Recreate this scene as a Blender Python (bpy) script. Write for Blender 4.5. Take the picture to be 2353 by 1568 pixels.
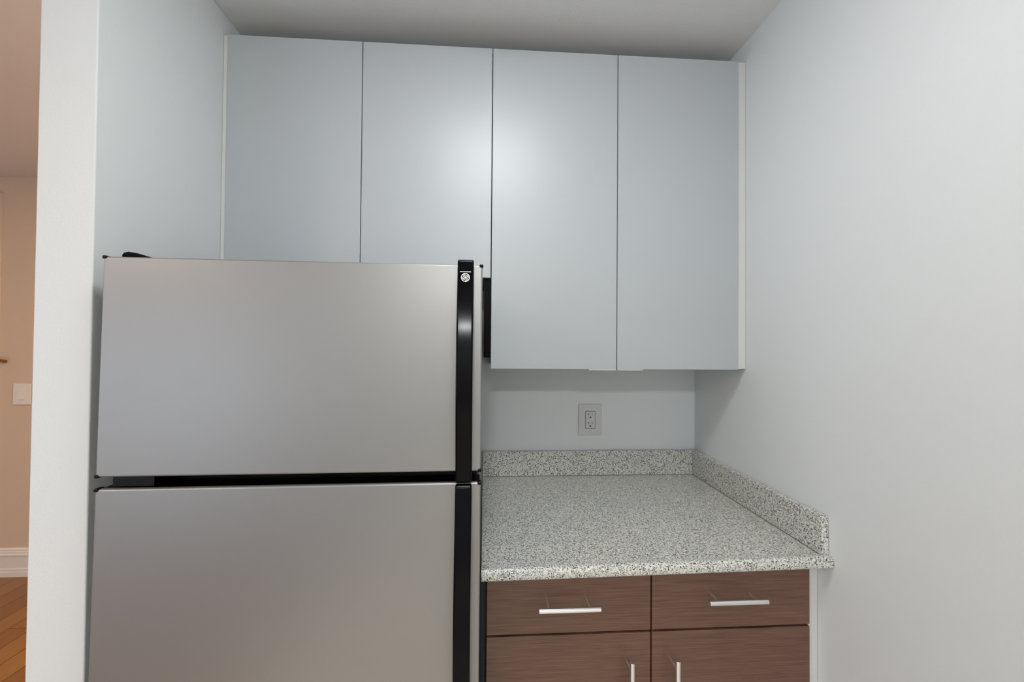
import bpy, bmesh, math
from mathutils import Vector, Matrix
PI = math.pi
for o in list(bpy.data.objects): bpy.data.objects.remove(o, do_unlink=True)
S = bpy.context.scene
COL = S.collection

# ---------------------------------------------------------------- camera
cp_, yaw, pitch, roll, fpx = Vector((-.8487, -1.5753, 1.4275)), .0599, .0131, -.008, 904.55
right = Vector((math.cos(yaw), -math.sin(yaw), 0)); ahead = Vector((math.sin(yaw), math.cos(yaw), 0)); zz = Vector((0, 0, 1))
fw = math.cos(pitch)*ahead + math.sin(pitch)*zz
up = -math.sin(pitch)*ahead + math.cos(pitch)*zz
r2 = math.cos(roll)*right - math.sin(roll)*up
u2 = math.sin(roll)*right + math.cos(roll)*up
cam = bpy.data.cameras.new('camera'); co = bpy.data.objects.new('camera', cam); COL.objects.link(co)
M = Matrix((r2, u2, -fw)).transposed().to_4x4(); M.translation = cp_
co.matrix_world = M
cam.sensor_fit = 'HORIZONTAL'; cam.sensor_width = 36; cam.lens = fpx/2353*36; cam.clip_start = .01
S.camera = co

# ---------------------------------------------------------------- world, exposure
S.view_settings.view_transform = 'Standard'; S.view_settings.look = 'None'
S.view_settings.gamma = 1; S.view_settings.use_curve_mapping = False
S.view_settings.exposure = 0.41
w = bpy.data.worlds.new('world'); S.world = w; w.use_nodes = True
w.node_tree.nodes['Background'].inputs[0].default_value = (.75, .86, 1, 1)
w.node_tree.nodes['Background'].inputs[1].default_value = 2.3

# lamp settings (the lamps themselves are built with the fixtures below)
LAMP_KITCHEN = 18.5     # flush dome just above the frame
LAMP_REAR = 116.0        # second dome behind the camera
LAMP_HALL = 82.0        # warm dome in the hallway
LAMP_WARM_FILL = 72.0      # unseen warm lamp added on the left to warm the stub wall end

# ---------------------------------------------------------------- materials
def srgb(r, g, b):
    f = lambda c: (c/255/12.92) if c/255 <= .04045 else ((c/255+.055)/1.055)**2.4
    return (f(r), f(g), f(b), 1)
class Mat:
    def __init__(s, name, col, rough=.5, metal=0, spec=.5, coat=0):
        s.m = bpy.data.materials.new(name); s.m.use_nodes = True
        s.t = s.m.node_tree; s.b = s.t.nodes['Principled BSDF']
        s.b.inputs['Base Color'].default_value = col
        s.b.inputs['Roughness'].default_value = rough
        s.b.inputs['Metallic'].default_value = metal
        s.b.inputs['Specular IOR Level'].default_value = spec
        s.b.inputs['Coat Weight'].default_value = coat
    def n(s, kind, **kw):
        nd = s.t.nodes.new(kind)
        for k, v in kw.items():
            if k.startswith('_'): setattr(nd, k[1:], v)
            else: nd.inputs[k.replace('0', ' ')].default_value = v
        return nd
    def l(s, a, b): s.t.links.new(a, b)
    def coords(s, scale=(1, 1, 1), rot=(0, 0, 0)):
        g = s.n('ShaderNodeNewGeometry'); mp = s.n('ShaderNodeMapping')
        mp.inputs['Scale'].default_value = scale; mp.inputs['Rotation'].default_value = rot
        s.l(g.outputs['Position'], mp.inputs['Vector']); return mp.outputs[0]
    def noise(s, vec, scale, detail=2, rough=.5):
        x = s.n('ShaderNodeTexNoise'); x.inputs['Scale'].default_value = scale
        x.inputs['Detail'].default_value = detail; x.inputs['Roughness'].default_value = rough
        s.l(vec, x.inputs['Vector']); return x.outputs[0]
    def ramp(s, fac, stops, interp='LINEAR'):
        r = s.n('ShaderNodeValToRGB'); r.color_ramp.interpolation = interp
        e = r.color_ramp.elements
        while len(e) < len(stops): e.new(.5)
        for k, (p, c) in enumerate(stops): e[k].position = p; e[k].color = c
        s.l(fac, r.inputs[0]); return r.outputs[0]
    def mix(s, fac, a, b, mode='MIX'):
        x = s.n('ShaderNodeMix'); x.data_type = 'RGBA'; x.blend_type = mode
        for sock, v in ((x.inputs[0], fac), (x.inputs[6], a), (x.inputs[7], b)):
            if hasattr(v, 'links'): s.l(v, sock)
            else: sock.default_value = v
        return x.outputs[2]
    def bump(s, h, strength, dist):
        x = s.n('ShaderNodeBump'); x.inputs['Strength'].default_value = strength; x.inputs['Distance'].default_value = dist
        s.l(h, x.inputs['Height']); s.l(x.outputs[0], s.b.inputs['Normal'])

def paint(name, col, rough=.6, bump=.25, spec=.35):
    m = Mat(name, col, rough, 0, spec)
    v = m.coords(); h = m.noise(v, 160, 3, .6)
    m.bump(h, bump, .002)
    return m.m
W_ALCOVE = paint('wall_paint', srgb(217, 220, 220))
W_HALL = paint('hall_paint', srgb(208, 186, 163))
W_CEIL = paint('ceiling_paint', srgb(228, 228, 228), .8, .2)
W_TRIM = paint('trim_paint', srgb(226, 220, 212), .4, .03, .5)

m = Mat('cabinet_laminate', srgb(172, 177, 180), .42, 0, .8)
v = m.coords((1, 1, .02)); h = m.noise(v, 900, 2)
m.bump(h, .04, .0005)
CAB = m.m
CAB_IN = Mat('cabinet_inside', srgb(60, 60, 58), .7).m
FILL = Mat('filler_white', srgb(206, 207, 204), .5).m
GAP_SHADE = Mat('gap_shade_black', srgb(2, 2, 2), .5, 0, .1).m

# speckled granite-look laminate
m = Mat('granite_laminate', (1, 1, 1, 1), .28, 0, .5)
v = m.coords()
n1 = m.noise(v, 330, 2, .6); n2 = m.noise(m.coords((1, 1, 1), (.4, .8, .3)), 310, 2, .6)
n3 = m.noise(v, 16, 3, .5)
base = m.ramp(n3, [(.3, srgb(206, 207, 200)), (.7, srgb(214, 213, 204))])
dk = m.ramp(n1, [(.40, (1, 1, 1, 1)), (.45, (0, 0, 0, 1))])
lt = m.ramp(n2, [(.55, (0, 0, 0, 1)), (.63, (1, 1, 1, 1))])
n4 = m.noise(m.coords((1, 1, 1), (.2, .1, .9)), 220, 2, .6)
md = m.ramp(n4, [(.40, (1, 1, 1, 1)), (.47, (0, 0, 0, 1))])
c = m.mix(lt, base, srgb(240, 240, 234)); c = m.mix(md, c, srgb(163, 160, 152)); c = m.mix(dk, c, srgb(40, 40, 42))
m.l(c, m.b.inputs['Base Color'])
GRANITE = m.m
CAULK = Mat('caulk', srgb(120, 118, 108), .7).m

# dark brown wood laminate, horizontal grain
m = Mat('brown_laminate', (1, 1, 1, 1), .34, 0, .5)
g1 = m.noise(m.coords((1.6, 1, 110)), 3.2, 6, .65); g2 = m.noise(m.coords((9, 1, 700)), 2.0, 3, .6)
c1 = m.ramp(g1, [(.25, srgb(84, 54, 42)), (.5, srgb(112, 81, 66)), (.75, srgb(132, 99, 82))])
c2 = m.ramp(g2, [(.3, (.5, .48, .46, 1)), (.62, (1, 1, 1, 1))])
c = m.mix(.7, c1, c2, 'MULTIPLY'); m.l(c, m.b.inputs['Base Color'])
m.bump(g2, .05, .0005)
BROWN = m.m
BROWN_DK = Mat('brown_carcass', srgb(22, 14, 11), .6).m
NICKEL = Mat('brushed_nickel', (.90, .89, .90, 1), .22, 1).m

# brushed stainless
m = Mat('stainless', (.318, .313, .304, 1), .30, .72, .3)
h = m.noise(m.coords((1, 1, .012)), 1400, 2, .5)
rr = m.n('ShaderNodeMapRange'); m.l(h, rr.inputs[0]); rr.inputs[3].default_value = .34; rr.inputs[4].default_value = .46
m.l(rr.outputs[0], m.b.inputs['Roughness']); m.bump(h, .06, .0004)
STEEL = m.m
STEEL_EDGE = Mat('stainless_edge', (.85, .85, .83, 1), .18, 1).m
BLACK = Mat('black_gloss', srgb(2, 2, 5), .15, 0, .12).m
BLACKM = Mat('black_matte', srgb(4, 4, 5), .4, 0, .2).m
BODY = Mat('fridge_body', srgb(24, 25, 25), .5).m
WHITE_INK = Mat('white_mark', srgb(240, 240, 238), .4).m
PLASTIC = Mat('white_plastic', srgb(203, 202, 204), .35).m
SLOT = Mat('slot_dark', srgb(18, 18, 18), .6).m
BRONZE = Mat('bronze_metal', (.42, .22, .10, 1), .25, 1).m
GLASS_MAT = Mat('window_glass', (1, 1, 1, 1), .0); GLASS_MAT.b.inputs['Transmission Weight'].default_value = 1; GLASS_MAT.b.inputs['IOR'].default_value = 1.02
GLASS = GLASS_MAT.m

# floor boards laid on the diagonal
m = Mat('wood_floor', (1, 1, 1, 1), .38, 0, .5)
br = m.n('ShaderNodeTexBrick'); mp = m.coords((1, 1, 1), (0, 0, math.radians(90)))
m.l(mp, br.inputs['Vector'])
br.inputs['Scale'].default_value = 1; br.inputs['Brick Width'].default_value = 1.1; br.inputs['Row Height'].default_value = .115
br.inputs['Mortar Size'].default_value = .0022; br.inputs['Color1'].default_value = srgb(158, 114, 58); br.inputs['Color2'].default_value = srgb(136, 93, 44)
br.inputs['Mortar'].default_value = srgb(70, 46, 26)
gn = m.noise(m.coords((40, 2.5, 1)), 2.2, 5, .6)
c = m.mix(.5, br.outputs[0], m.ramp(gn, [(.3, (.6, .55, .5, 1)), (.7, (1, 1, 1, 1))]), 'MULTIPLY')
m.l(c, m.b.inputs['Base Color'])
FLOOR = m.m
KFLOOR = Mat('kitchen_floor', srgb(228, 220, 202), .4, 0, .4).m
FLOOR_NODE = m

def emit(name, col, strength):
    mm = bpy.data.materials.new(name); mm.use_nodes = True
    b = mm.node_tree.nodes['Principled BSDF']
    b.inputs['Base Color'].default_value = (.8, .8, .8, 1)
    b.inputs['Emission Color'].default_value = (*col, 1); b.inputs['Emission Strength'].default_value = strength
    return mm

# ---------------------------------------------------------------- mesh helpers
def link(name, bm, mat, parent=None, smooth=False, bevel=0, seg=2):
    bmesh.ops.recalc_face_normals(bm, faces=bm.faces)
    me = bpy.data.meshes.new(name); bm.to_mesh(me); bm.free()
    me.materials.append(mat)
    o = bpy.data.objects.new(name, me); COL.objects.link(o)
    if parent: o.parent = parent
    if bevel:
        md = o.modifiers.new('bevel', 'BEVEL'); md.width = bevel; md.segments = seg; md.limit_method = 'ANGLE'; md.angle_limit = math.radians(40)
    if smooth or bevel:
        for p in me.polygons: p.use_smooth = True
        wn = o.modifiers.new('wn', 'WEIGHTED_NORMAL'); wn.keep_sharp = True
    return o
def add_box(bm, x0, x1, y0, y1, z0, z1):
    vs = [bm.verts.new((x, y, z)) for z in (z0, z1) for x, y in ((x0, y0), (x1, y0), (x1, y1), (x0, y1))]
    for f in ((0, 3, 2, 1), (4, 5, 6, 7), (0, 1, 5, 4), (1, 2, 6, 5), (2, 3, 7, 6), (3, 0, 4, 7)): bm.faces.new([vs[i] for i in f])
def box(name, x0, x1, y0, y1, z0, z1, mat, parent=None, bevel=0, seg=2):
    bm = bmesh.new(); add_box(bm, x0, x1, y0, y1, z0, z1)
    return link(name, bm, mat, parent, bevel=bevel, seg=seg)
def add_prism(bm, prof, fn, a, b):
    """profile list of 2D points; fn(p, t) -> 3D; extruded from a to b"""
    A = [bm.verts.new(fn(p, a)) for p in prof]; B = [bm.verts.new(fn(p, b)) for p in prof]
    n = len(prof)
    for i in range(n): bm.faces.new((A[i], A[(i+1) % n], B[(i+1) % n], B[i]))
    bm.faces.new(A[::-1]); bm.faces.new(B)
def add_cyl(bm, p0, p1, r, seg=24, cap=.0012):
    p0, p1 = Vector(p0), Vector(p1); d = (p1-p0).normalized()
    a = d.orthogonal().normalized(); b = d.cross(a)
    L = (p1-p0).length; cap = min(cap, r*.6, L*.3)
    rings = []
    for t, rr in ((0, r-cap), (cap*.3, r-cap*.3), (cap, r), (L-cap, r), (L-cap*.3, r-cap*.3), (L, r-cap)):
        rings.append([bm.verts.new(p0+d*t+(a*math.cos(2*PI*i/seg)+b*math.sin(2*PI*i/seg))*rr) for i in range(seg)])
    for A, B in zip(rings, rings[1:]):
        for i in range(seg): bm.faces.new((A[i], A[(i+1) % seg], B[(i+1) % seg], B[i]))
    bm.faces.new(rings[0][::-1]); bm.faces.new(rings[-1])
def add_lathe(bm, prof, c, axis='z', seg=40):
    """prof: (radius, height) list; lathe about axis at c"""
    rings = []
    for r, h in prof:
        ring = []
        for i in range(seg):
            a = 2*PI*i/seg; x, y = r*math.cos(a), r*math.sin(a)
            p = (x, y, h) if axis == 'z' else (x, h, y)
            ring.append(bm.verts.new(Vector(c)+Vector(p)))
        rings.append(ring)
    for A, B in zip(rings, rings[1:]):
        for i in range(seg): bm.faces.new((A[i], A[(i+1) % seg], B[(i+1) % seg], B[i]))
    bm.faces.new(rings[0]); bm.faces.new(rings[-1])
def add_ring(bm, c, R, r, seg=32, sub=8, a0=0, a1=2*PI, sx=1, sz=1):
    """torus (or arc) in the x-z plane"""
    full = abs(a1-a0-2*PI) < 1e-6; rings = []
    for i in range(seg + (0 if full else 1)):
        a = a0+(a1-a0)*i/seg; d = Vector((math.cos(a)*sx, 0, math.sin(a)*sz))
        rings.append([bm.verts.new(Vector(c)+d*(R+r*math.cos(2*PI*j/sub))+Vector((0, r*math.sin(2*PI*j/sub)*.5, 0))) for j in range(sub)])
    n = len(rings)
    for i in range(n if full else n-1):
        A, B = rings[i], rings[(i+1) % n]
        for j in range(sub): bm.faces.new((A[j], A[(j+1) % sub], B[(j+1) % sub], B[j]))
    if not full: bm.faces.new(rings[0]); bm.faces.new(rings[-1])
def thing(name, label, cat, loc=(0, 0, 0), group=None):
    o = bpy.data.objects.new(name, None); o.empty_display_size = .1; COL.objects.link(o); o.location = loc
    o['label'] = label; o['category'] = cat
    if group: o['group'] = group
    return o
def struct(o, label=None, cat=None):
    o['kind'] = 'structure'
    if label: o['label'] = label
    if cat: o['category'] = cat
    return o

# ---------------------------------------------------------------- room shell
ZC = 2.448
FARY, REARY, LX, WX = 1.029, -4.6, -5.2, -1.671
WT = .1134
struct(box('floor', LX-.1, .1, REARY-.1, FARY+.1, -.1, 0, FLOOR), 'brown wood plank floor running through to the hallway', 'floor')
struct(box('floor_kitchen', WX-WT, 0, REARY+.001, 0, -.002, .004, KFLOOR), 'pale beige sheet floor of the kitchen', 'floor')
struct(box('ceiling', LX-.1, .1, REARY-.1, FARY+.1, ZC, ZC+.1, W_CEIL), 'smooth off-white ceiling above the grey wall cabinets', 'ceiling')
struct(box('wall_right', 0, .1, REARY-.1, FARY+.1, 0, ZC, W_ALCOVE), 'plain light grey wall at the right of the counter', 'wall')
struct(box('wall_back', WX, 0, 0, .1, 0, ZC, W_ALCOVE), 'light grey wall behind the counter and wall cabinets', 'wall')
struct(box('wall_left', WX-WT, WX, -.7083, .1, 0, ZC, W_ALCOVE, bevel=.003), 'stub wall beside the refrigerator with a pale free end', 'wall')
struct(box('wall_far', LX, -0.0, FARY, FARY+.1, 0, ZC, W_HALL), 'warm tan hallway wall with switch and baseboard', 'wall')
bm = bmesh.new()
px0, px1, pz1 = -5.0, -3.3, 2.08
add_box(bm, LX, px0, REARY-.1, REARY, 0, ZC); add_box(bm, px1, 0, REARY-.1, REARY, 0, ZC); add_box(bm, px0, px1, REARY-.1, REARY, pz1, ZC)
struct(link('wall_rear', bm, W_ALCOVE), 'wall behind the camera with an added glazed door', 'wall')
bm = bmesh.new()
for a in (px0, (px0+px1)/2-.03, px1-.06): add_box(bm, a, a+.06, REARY-.08, REARY-.03, 0, pz1)
add_box(bm, px0, px1, REARY-.08, REARY-.03, 0, .06); add_box(bm, px0, px1, REARY-.08, REARY-.03, pz1-.06, pz1)
dr = struct(link('added_door', bm, W_TRIM), 'unseen glazed sliding door added behind the camera for daylight fill', 'door')  # added out of view to let in low frontal daylight
box('added_door_pane', px0+.06, px1-.06, REARY-.058, REARY-.054, .06, pz1-.06, GLASS, dr)
# outer side wall, opened for an unseen window added as cool daylight fill
bm = bmesh.new()
wy0, wy1, wz0, wz1 = -3.6, -1.4, .6, 2.1
add_box(bm, LX-.1, LX, REARY-.1, wy0, 0, ZC); add_box(bm, LX-.1, LX, wy1, FARY+.1, 0, ZC)
add_box(bm, LX-.1, LX, wy0, wy1, 0, wz0); add_box(bm, LX-.1, LX, wy0, wy1, wz1, ZC)
struct(link('wall_outer', bm, W_HALL), 'side wall of the open room with an added window', 'wall')
bm = bmesh.new()
for a in (wy0, (wy0+wy1)/2-.02, wy1-.04): add_box(bm, LX-.08, LX-.03, a, a+.04, wz0, wz1)
add_box(bm, LX-.08, LX-.03, wy0, wy1, wz0, wz0+.04); add_box(bm, LX-.08, LX-.03, wy0, wy1, wz1-.04, wz1)
win = struct(link('added_window', bm, W_TRIM), 'unseen white framed window added in the side wall for cool fill', 'window')
box('added_window_pane', LX-.058, LX-.054, wy0+.04, wy1-.04, wz0+.04, wz1-.04, GLASS, win)

# moulded baseboard along the hallway wall
prof = [(0, 0), (-.019, 0), (-.019, .028), (-.0165, .032), (-.0165, .046), (-.0135, .052), (-.0135, .079), (-.0135, .120), (-.0165, .126), (-.0165, .133),
        (-.012, .139), (-.012, .147), (-.0085, .153), (-.0085, .161), (-.003, .168), (0, .169)]
bm = bmesh.new(); add_prism(bm, prof, lambda p, t: (t, FARY+p[0], p[1]), -3.95, WX-WT-.001)
struct(link('baseboard_far', bm, W_TRIM), 'white moulded baseboard on the tan hallway wall', 'baseboard')
# casing of a door at the very left of the hallway wall
prof = [(0, 0), (0, -.014), (.012, -.018), (.05, -.018), (.058, -.024), (.085, -.024), (.09, -.02), (.09, 0)]
bm = bmesh.new()
add_prism(bm, prof, lambda p, t: (-3.938+p[0], FARY+p[1], t), 0, 2.35)
add_prism(bm, prof, lambda p, t: (t, FARY+p[1], 2.26+p[0]), -4.75, -3.938)
add_prism(bm, prof, lambda p, t: (-4.75-p[0], FARY+p[1], t), 0, 2.35)
struct(link('trim_1', bm, W_TRIM), 'white door casing at the far left of the hallway', 'trim')
d = struct(box('door_1', -4.75, -3.938, FARY-.01, FARY-.001, .01, 2.26, W_TRIM), 'white hallway door, mostly out of frame', 'door')

# ---------------------------------------------------------------- ceiling lamps
def lamp(x, y, col, strength, label, R=.16, flat=False):
    t = thing('ceiling_lamp', label, 'lamp', (x, y, ZC))
    bm = bmesh.new(); add_lathe(bm, [(R+.012, 0), (R+.015, -.004), (R+.015, -.022), (R+.006, -.026)], (0, 0, 0))
    link('lamp_base', bm, NICKEL, t, smooth=True)
    bm = bmesh.new()
    prof = [(R, -.026)] + [(R*math.cos(a), -.026-.055*math.sin(a)) for a in [PI/2*k/8 for k in range(1, 8)]] + [(.004, -.081)]
    if flat:
        bm.free(); bm = bmesh.new(); prof = [(R, -.0262), (R-.002, -.0285), (.004, -.0285)]
    add_lathe(bm, prof, (0, 0, 0))
    link('lamp_shade', bm, emit('lamp_glow', col, strength), t, smooth=True)
    return t
lamp(-.84, -1.16, (.965, .99, 1), LAMP_KITCHEN, 'round flush ceiling lamp just above the photographed alcove', .21)
lamp(-.95, -3.55, (.965, .99, 1), LAMP_REAR, 'round flush ceiling lamp behind the camera')
lamp(-2.25, .25, (1, .58, .30), LAMP_HALL, 'round flush ceiling lamp in the hallway behind the stub wall', .15, True)
lamp(-3.0, -2.3, (1, .78, .62), LAMP_WARM_FILL, 'round ceiling lamp added out of view at the left as warm fill', .15, True)

# ---------------------------------------------------------------- wall cabinets
ZB, ZT, YD, CW, XR = 1.3554, 2.3792, -.3276, .4075, -.0272
ZOF = 1.644            # underside of the short cabinet over the refrigerator
G = .0013
def door_slab(x0, x1, z0, z1, parent, mat, yf, th=.018, b=.0012):
    return box('door', x0, x1, yf, yf+th, z0, z1, mat, parent, bevel=b)
def rel(t, o):        # keep world-space coordinates of a part under its thing
    o.matrix_parent_inverse = Matrix.Translation(-Vector(t.location)); return o

xm = XR-2*CW; xl = XR-4*CW
t = thing('wall_cabinet', 'tall grey two-door wall cabinet hung above the granite counter', 'cabinet', (xm, 0, ZB), 'grey wall cabinets in the alcove')
def P(o): o.matrix_parent_inverse = Matrix.Translation(-Vector(o.parent.location)); return o
P(box('cabinet_body', xm+.0015, XR, YD+.0195, -.001, ZB+.004, ZT-.002, CAB_IN, t))
for k in (1, 0):
    x1 = XR-k*CW; x0 = x1-CW
    d = P(box('door', x0+G, x1-G, YD, YD+.018, ZB, ZT, CAB, t, bevel=.0012))
    # slim pale pull along the lower edge next to the middle seam
    a, b = (x1-.092, x1-.002) if k == 1 else (x0+.002, x0+.086)
    q = box('edge_pull', a, b, YD-.0025, YD+.014, ZB-.0035, ZB-.0002, PLASTIC, d, bevel=.0008)
    q['label'] = 'slim pale edge pull'
q = P(box('gap_shade_strip', xm-.0215, xm+.0005, YD+.012, -.001, 1.391, ZOF-.003, GAP_SHADE, t)); q['label'] = 'black strip standing in for shade in the gap'  # black strip put in for the deep shade of this gap
q = P(box('filler_strip', XR+.0005, -.0008, YD+.004, YD+.022, ZB+.003, ZT, FILL, t, bevel=.0008)); q['label'] = 'pale filler strip'
q = P(box('underside', xm+.002, -.001, YD+.0195, -.001, ZB+.001, ZB+.0039, FILL, t))
q = P(box('top_panel', xm+.002, -.001, YD+.0195, -.001, ZT-.0019, ZT+.001, FILL, t))

t = thing('wall_cabinet', 'shorter grey two-door wall cabinet hung over the refrigerator', 'cabinet', (xl, 0, ZOF), 'grey wall cabinets in the alcove')
P(box('cabinet_body', xl, xm-.0015, YD+.0195, -.001, ZOF+.004, ZT-.002, CAB_IN, t))
for k in (3, 2):
    x1 = XR-k*CW; x0 = x1-CW
    P(box('door', x0+G, x1-G, YD, YD+.018, ZOF, ZT, CAB, t, bevel=.0012))
q = P(box('filler_strip', WX+.0008, xl-.0005, YD+.004, YD+.022, ZOF+.003, ZT, FILL, t, bevel=.0008)); q['label'] = 'pale filler strip'
P(box('underside', xl, xm-.022, YD+.0195, -.001, ZOF+.001, ZOF+.0039, FILL, t))
P(box('top_panel', WX+.001, xm, YD+.0195, -.001, ZT-.0019, ZT+.001, FILL, t))

# ---------------------------------------------------------------- refrigerator
FX0, FX1 = -1.6164, -.862
FWD = FX1-FX0
fr = thing('refrigerator', 'stainless steel top-freezer refrigerator with black handles beside the counter', 'refrigerator', (FX1, -.7575, .012))
fr.rotation_euler = (-.0168, 0, .0187)
# local frame: x from -FWD to 0, y 0 = door front, z 0 = floor
HT = 1.589; Z1, Z2 = 1.151, 1.1275   # bottom of freezer door, top of fresh-food door
box('body', -FWD+.012, -.006, .075, .66, .03, HT-.012, BODY, fr, bevel=.004)
box('gasket', -FWD+.02, -.018, .062, .0755, .06, HT-.02, BLACKM, fr)
def fridge_door(z0, z1, hz0, hz1, top):
    d = box('freezer_door' if top else 'fridge_door', -FWD, 0, 0, .013, z0, z1, STEEL, fr, bevel=.0038, seg=4)
    box('door_core', -FWD+.0015, -.0015, .0131, .0615, z0+.0012, z1-.0012, BLACKM, d, bevel=.002)
    # black corner caps
    for cx in (-FWD, 0):
        for cz in (z0, z1):
            s = -1 if cx == 0 else 1; sz = -1 if cz == z1 else 1
            bm = bmesh.new()
            xa, xb = sorted((cx-s*.0018, cx+s*.0068)); za, zb = sorted((cz-sz*.0018, cz+sz*.0052))
            add_box(bm, xa, xb, -.0018, .015, za, zb)
            link('corner_cap', bm, BLACKM, d, bevel=.0025, seg=3)
    # handle: a bowed strip, profile in y-z, extruded in x
    N = 36; outer = []; inner = []
    for i in range(N+1):
        s = i/N; z = hz1+(hz0-hz1)*s
        bow = math.sin(PI*min(1, max(0, (s-.03)/.94)))
        if top: yo = -(.014+.026*bow**1.15)
        else: yo = -(.017+.026*bow**1.15)
        yi = 0 if (s < .07 or s > .93) else yo+.015
        yi = min(yi, 0)
        outer.append((yo, z)); inner.append((yi, z))
    e = .006
    # rounded tips
    outer[0] = (outer[0][0]+e, hz1); outer.insert(1, (outer[1][0]+.0012, hz1-.003))
    outer[-1] = (outer[-1][0]+e, hz0); outer.insert(-1, (outer[-2][0]+.0012, hz0+.003))
    prof = outer+inner[::-1]
    bm = bmesh.new(); add_prism(bm, prof, lambda p, t: (t, p[0], p[1]), -.0525, -.0185)
    h = link('handle', bm, BLACK, d, bevel=.0035, seg=4); h['label'] = 'long glossy black handle'
    return d
fz = fridge_door(Z1, HT, Z2+.003, HT+.009, True)
fd = fridge_door(.10, Z2, .60, Z2-.0008, False)
# round white emblem and short line on the freezer handle
ex, ez = -.0355, 1.5575
bm = bmesh.new(); ey = -.0215
add_ring(bm, (ex, ey, ez), .0083, .0009)
for a in (45, 135, 225, 315):
    a = math.radians(a); cx, cz = ex+.0037*math.cos(a), ez+.0037*math.sin(a)
    add_ring(bm, (cx, ey, cz), .00165, .0007, 20, 6, a-2.5, a+2.7)
    p0 = Vector((ex, ey, ez)); p1 = Vector((ex+.0022*math.cos(a), ey, ez+.0022*math.sin(a)))
    add_cyl(bm, p0, p1, .0009, 8, .0002)
for a in (0, 90, 180, 270):
    a = math.radians(a+12)
    for s in (-1, 1):
        add_cyl(bm, (ex+.0079*math.cos(a+s*.35), ey, ez+.0079*math.sin(a+s*.35)), (ex+.0058*math.cos(a+s*.08), ey, ez+.0058*math.sin(a+s*.08)), .0006, 8, .0002)
em = link('emblem', bm, WHITE_INK, fz, smooth=True); em['label'] = 'round white monogram emblem'
box('emblem_line', ex-.0115, ex+.0115, ey-.0004, ey+.0004, ez+.0112, ez+.0126, WHITE_INK, fz)
box('middle_hinge', -FWD+.022, -FWD+.10, .012, .072, Z2+.001, Z1-.001, BLACKM, fr, bevel=.001)
# hinge cover on the top left
prof = [(0, 0), (0, .007), (.004, .0115), (.012, .0135), (.03, .0105), (.055, .003), (.066, 0)]
bm = bmesh.new(); add_prism(bm, prof, lambda p, t: (-FWD+.022+p[0], t, HT+.0003+p[1]), .014, .12)
q = link('hinge_cover', bm, BLACK, fr, bevel=.002, seg=3); q['label'] = 'low black hinge cover'
box('toe_grille', -FWD+.02, -.02, .04, .075, .022, .095, BLACKM, fr, bevel=.003)
for x in (-FWD+.06, -.06):
    bm = bmesh.new(); add_cyl(bm, (x, .12, -.0105), (x, .12, .035), .018); link('foot', bm, BLACKM, fr, smooth=True)
    bm = bmesh.new(); add_cyl(bm, (x, .60, -.0015), (x, .60, .035), .018); link('foot', bm, BLACKM, fr, smooth=True)

# ---------------------------------------------------------------- base cabinet
BX0, BX1, BM_, BY = -.852, -.0268, -.4395, -.6126
t = thing('base_cabinet', 'dark brown wood-grain base cabinet with two drawers over two doors', 'cabinet', (-.44, 0, 0))
bm = bmesh.new()
add_box(bm, BX0, BX1, BY+.0205, -.002, .10, .8885); add_box(bm, BX0, BX1, BY+.08, -.002, 0, .10)
P(link('cabinet_body', bm, BROWN_DK, t))
def bar_pull(a, b, parent):
    """bar handle from a to b standing off the front on two posts"""
    a, b = Vector(a), Vector(b); d = (b-a).normalized()
    bm = bmesh.new(); add_cyl(bm, a, b, .0062, 28)
    for p in (a+d*.025, b-d*.025):
        add_cyl(bm, p+Vector((0, .0045, 0)), (p.x, BY-.0002, p.z), .0046, 18, .0004)
    h = link('handle', bm, NICKEL, parent, smooth=True)
    h['label'] = 'brushed metal bar handle'
ZG = .724
hy = BY-.036
for x0, x1, side in ((BX0+.005, BM_-.0018, 0), (BM_+.0018, BX1, 1)):
    dr = P(box('drawer', x0, x1, BY, BY+.019, ZG+.0028, .8845, BROWN, t, bevel=.001))
    dd = P(box('door', x0, x1, BY, BY+.019, .105, ZG-.003, BROWN, t, bevel=.001))
    if side == 0:
        bar_pull((-.725, hy, .8055), (-.577, hy, .8055), dr); bar_pull((-.5005, hy, .677), (-.5005, hy, .529), dd)
    else:
        bar_pull((-.311, hy, .811), (-.164, hy, .811), dr); bar_pull((-.3885, hy, .677), (-.3885, hy, .529), dd)
q = P(box('filler_strip', BX1+.0006, -.0008, BY+.006, BY+.026, .0, .8885, FILL, t, bevel=.001)); q['label'] = 'white filler strip'

# ---------------------------------------------------------------- worktop
CT, TH, XL = .914, .025, -.8605
t = thing('countertop', 'speckled grey granite-look countertop with backsplash in the alcove corner', 'countertop', (-.43, 0, CT-TH))
fr_y = lambda x: -.656+.0192*x
prof = [(0, CT-TH), (.004, CT-TH), (.0005, CT-TH+.004), (0, CT-.010), (.002, CT-.003), (.006, CT+.0008), (.012, CT+.002), (.020, CT+.0012), (.028, CT)]
bm = bmesh.new(); N = 8
rings = []
for i in range(N+1):
    x = XL+(0-.0006-XL)*i/N
    row = [(fr_y(x)+p[0], p[1]) for p in prof[1:]]
    pts = row+[(-.0008, CT), (-.0008, CT-TH)]
    rings.append([bm.verts.new((x-(.007 if i == 0 and y > -.1 else 0), y, z)) for y, z in pts])
for A, B in zip(rings, rings[1:]):
    for i in range(len(A)): bm.faces.new((A[i], A[(i+1) % len(A)], B[(i+1) % len(A)], B[i]))
bm.faces.new(rings[0][::-1]); bm.faces.new(rings[-1])
P(link('worktop', bm, GRANITE, t, bevel=.0008, seg=1))
HS = .0974
P(box('backsplash', XL-.007, -.0008, -.0195, -.0008, CT+.0002, CT+HS, GRANITE, t, bevel=.0018))
bm = bmesh.new()
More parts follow.
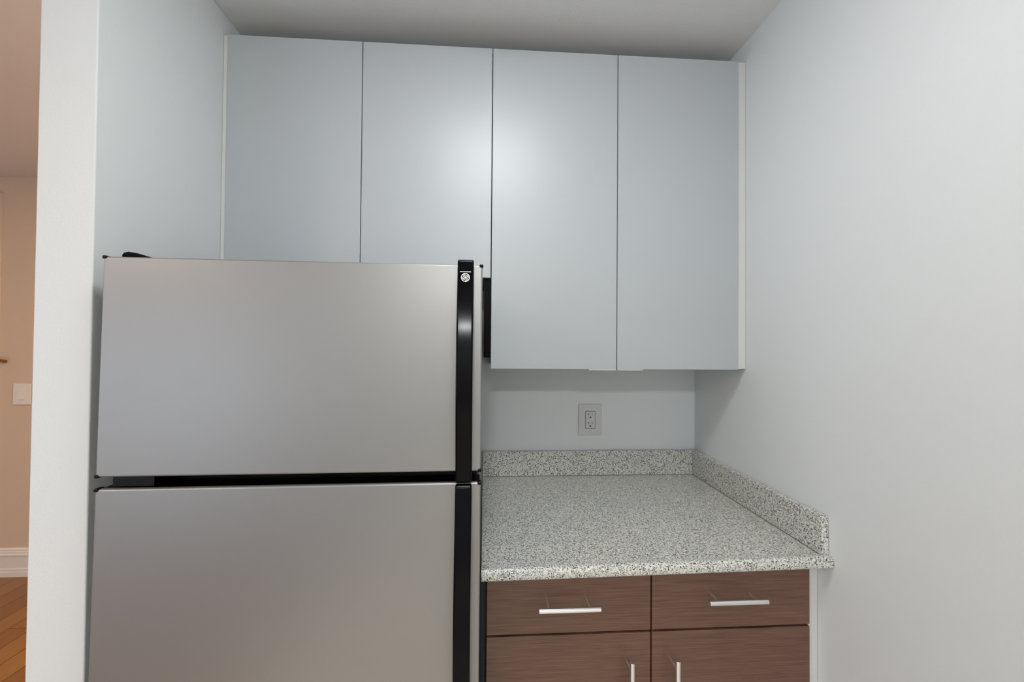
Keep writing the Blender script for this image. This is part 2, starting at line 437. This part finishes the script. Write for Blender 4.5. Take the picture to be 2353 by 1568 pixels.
prof = [(-.0197, CT+.0002), (-.0197, CT+HS), (-.634, CT+HS), (-.640, CT+HS-.004), (-.642, CT+.002), (-.640, CT+.0004)]
add_prism(bm, prof, lambda p, tt: (tt, p[0], p[1]), -.0198, -.0008)
q = P(link('side_splash', bm, GRANITE, t, bevel=.0018))
bm = bmesh.new()
add_box(bm, XL-.0065, -.0198, -.0212, -.0193, CT+.0001, CT+.0016); add_box(bm, -.0215, -.0196, -.632, -.0198, CT+.0001, CT+.0018)
q = P(link('caulk_line', bm, CAULK, t)); q['label'] = 'thin grey caulk line'

# ---------------------------------------------------------------- wall outlet
ox0, ox1, oz0, oz1 = -.483, -.389, 1.070, 1.196
oc = ((ox0+ox1)/2, 0, (oz0+oz1)/2)
t = thing('power_outlet', 'white double power outlet on the wall above the backsplash', 'outlet', oc)
P(box('wall_plate', ox0, ox1, -.006, -.0003, oz0, oz1, PLASTIC, t, bevel=.003, seg=2))
q = P(box('receptacle', oc[0]-.0185, oc[0]+.0185, -.0085, -.005, oc[2]-.0335, oc[2]+.0335, PLASTIC, t, bevel=.0012))
bm = bmesh.new()
r = .0006; X0, X1, Z0, Z1_ = oc[0]-.0197, oc[0]+.0197, oc[2]-.0347, oc[2]+.0347
for a in ((X0-r, X0+r, Z0, Z1_), (X1-r, X1+r, Z0, Z1_), (X0, X1, Z0-r, Z0+r), (X0, X1, Z1_-r, Z1_+r)): add_box(bm, a[0], a[1], -.0063, -.0055, a[2], a[3])
P(link('seam', bm, SLOT, t))
bm = bmesh.new()
for cz in (oc[2]+.0165, oc[2]-.0185):
    add_box(bm, oc[0]-.0085, oc[0]-.0062, -.0088, -.0080, cz+.0015, cz+.0105)
    add_box(bm, oc[0]+.0062, oc[0]+.0083, -.0088, -.0080, cz+.0025, cz+.0100)
    ring = [(oc[0]+.0036*math.cos(a), cz-.0065+.0036*math.sin(a)) for a in [PI*k/10 for k in range(11)]]
    ring += [(oc[0]-.0036, cz-.0085), (oc[0]+.0036, cz-.0085)]
    add_prism(bm, ring, lambda p, tt: (p[0], tt, p[1]), -.0088, -.0080)
q = P(link('slots', bm, SLOT, t)); q['label'] = 'dark plug slots'
for cz in (oz1-.012, oz0+.012):
    bm = bmesh.new(); add_cyl(bm, (oc[0], -.0068, cz), (oc[0], -.005, cz), .0028, 16, .0004); P(link('screw', bm, PLASTIC, t, smooth=True))

# ---------------------------------------------------------------- light switch in the hallway
sx0, sx1, sz0, sz1 = -3.757, -3.655, 1.045, 1.174
sc = ((sx0+sx1)/2, FARY, (sz0+sz1)/2)
t = thing('light_switch', 'pale rocker light switch on the tan hallway wall', 'switch', sc)
P(box('wall_plate', sx0, sx1, FARY-.007, FARY-.0003, sz0, sz1, W_TRIM, t, bevel=.002))
bm = bmesh.new()
prof = [(-.006, -.034), (-.013, -.034), (-.0085, 0), (-.0075, .034), (-.006, .034)]
add_prism(bm, prof, lambda p, tt: (tt, FARY+p[0], sc[2]+p[1]), sc[0]-.017, sc[0]+.017)
P(link('rocker', bm, W_TRIM, t, bevel=.0008))

# ---------------------------------------------------------------- bronze bar end at the left edge
t = thing('wall_bar', 'small bronze metal bar with rounded end on the tan hallway wall', 'bar', (-3.83, FARY, 1.313))
bm = bmesh.new(); add_cyl(bm, (-3.935, FARY-.045, 1.322), (-3.797, FARY-.045, 1.319), .0115, 24, .007); P(link('bar', bm, BRONZE, t, smooth=True))
bm = bmesh.new(); add_cyl(bm, (-3.808, FARY-.045, 1.316), (-3.808, FARY-.0008, 1.308), .0095, 20, .001); P(link('bracket', bm, BRONZE, t, smooth=True))

# ---------------------------------------------------------------- unseen rug added behind the camera to put a cool band in the steel
m = Mat('added_rug_weave', srgb(112, 122, 146), .95, 0, .1); m.bump(m.noise(m.coords(), 220, 2), .4, .004)
o = box('added_rug', -3.9, -1.3, -4.2, -2.6, .0045, .016, m.m, None, bevel=.004)
o['label'] = 'flat blue-grey rug added behind the camera to cool the steel reflection'; o['category'] = 'rug'
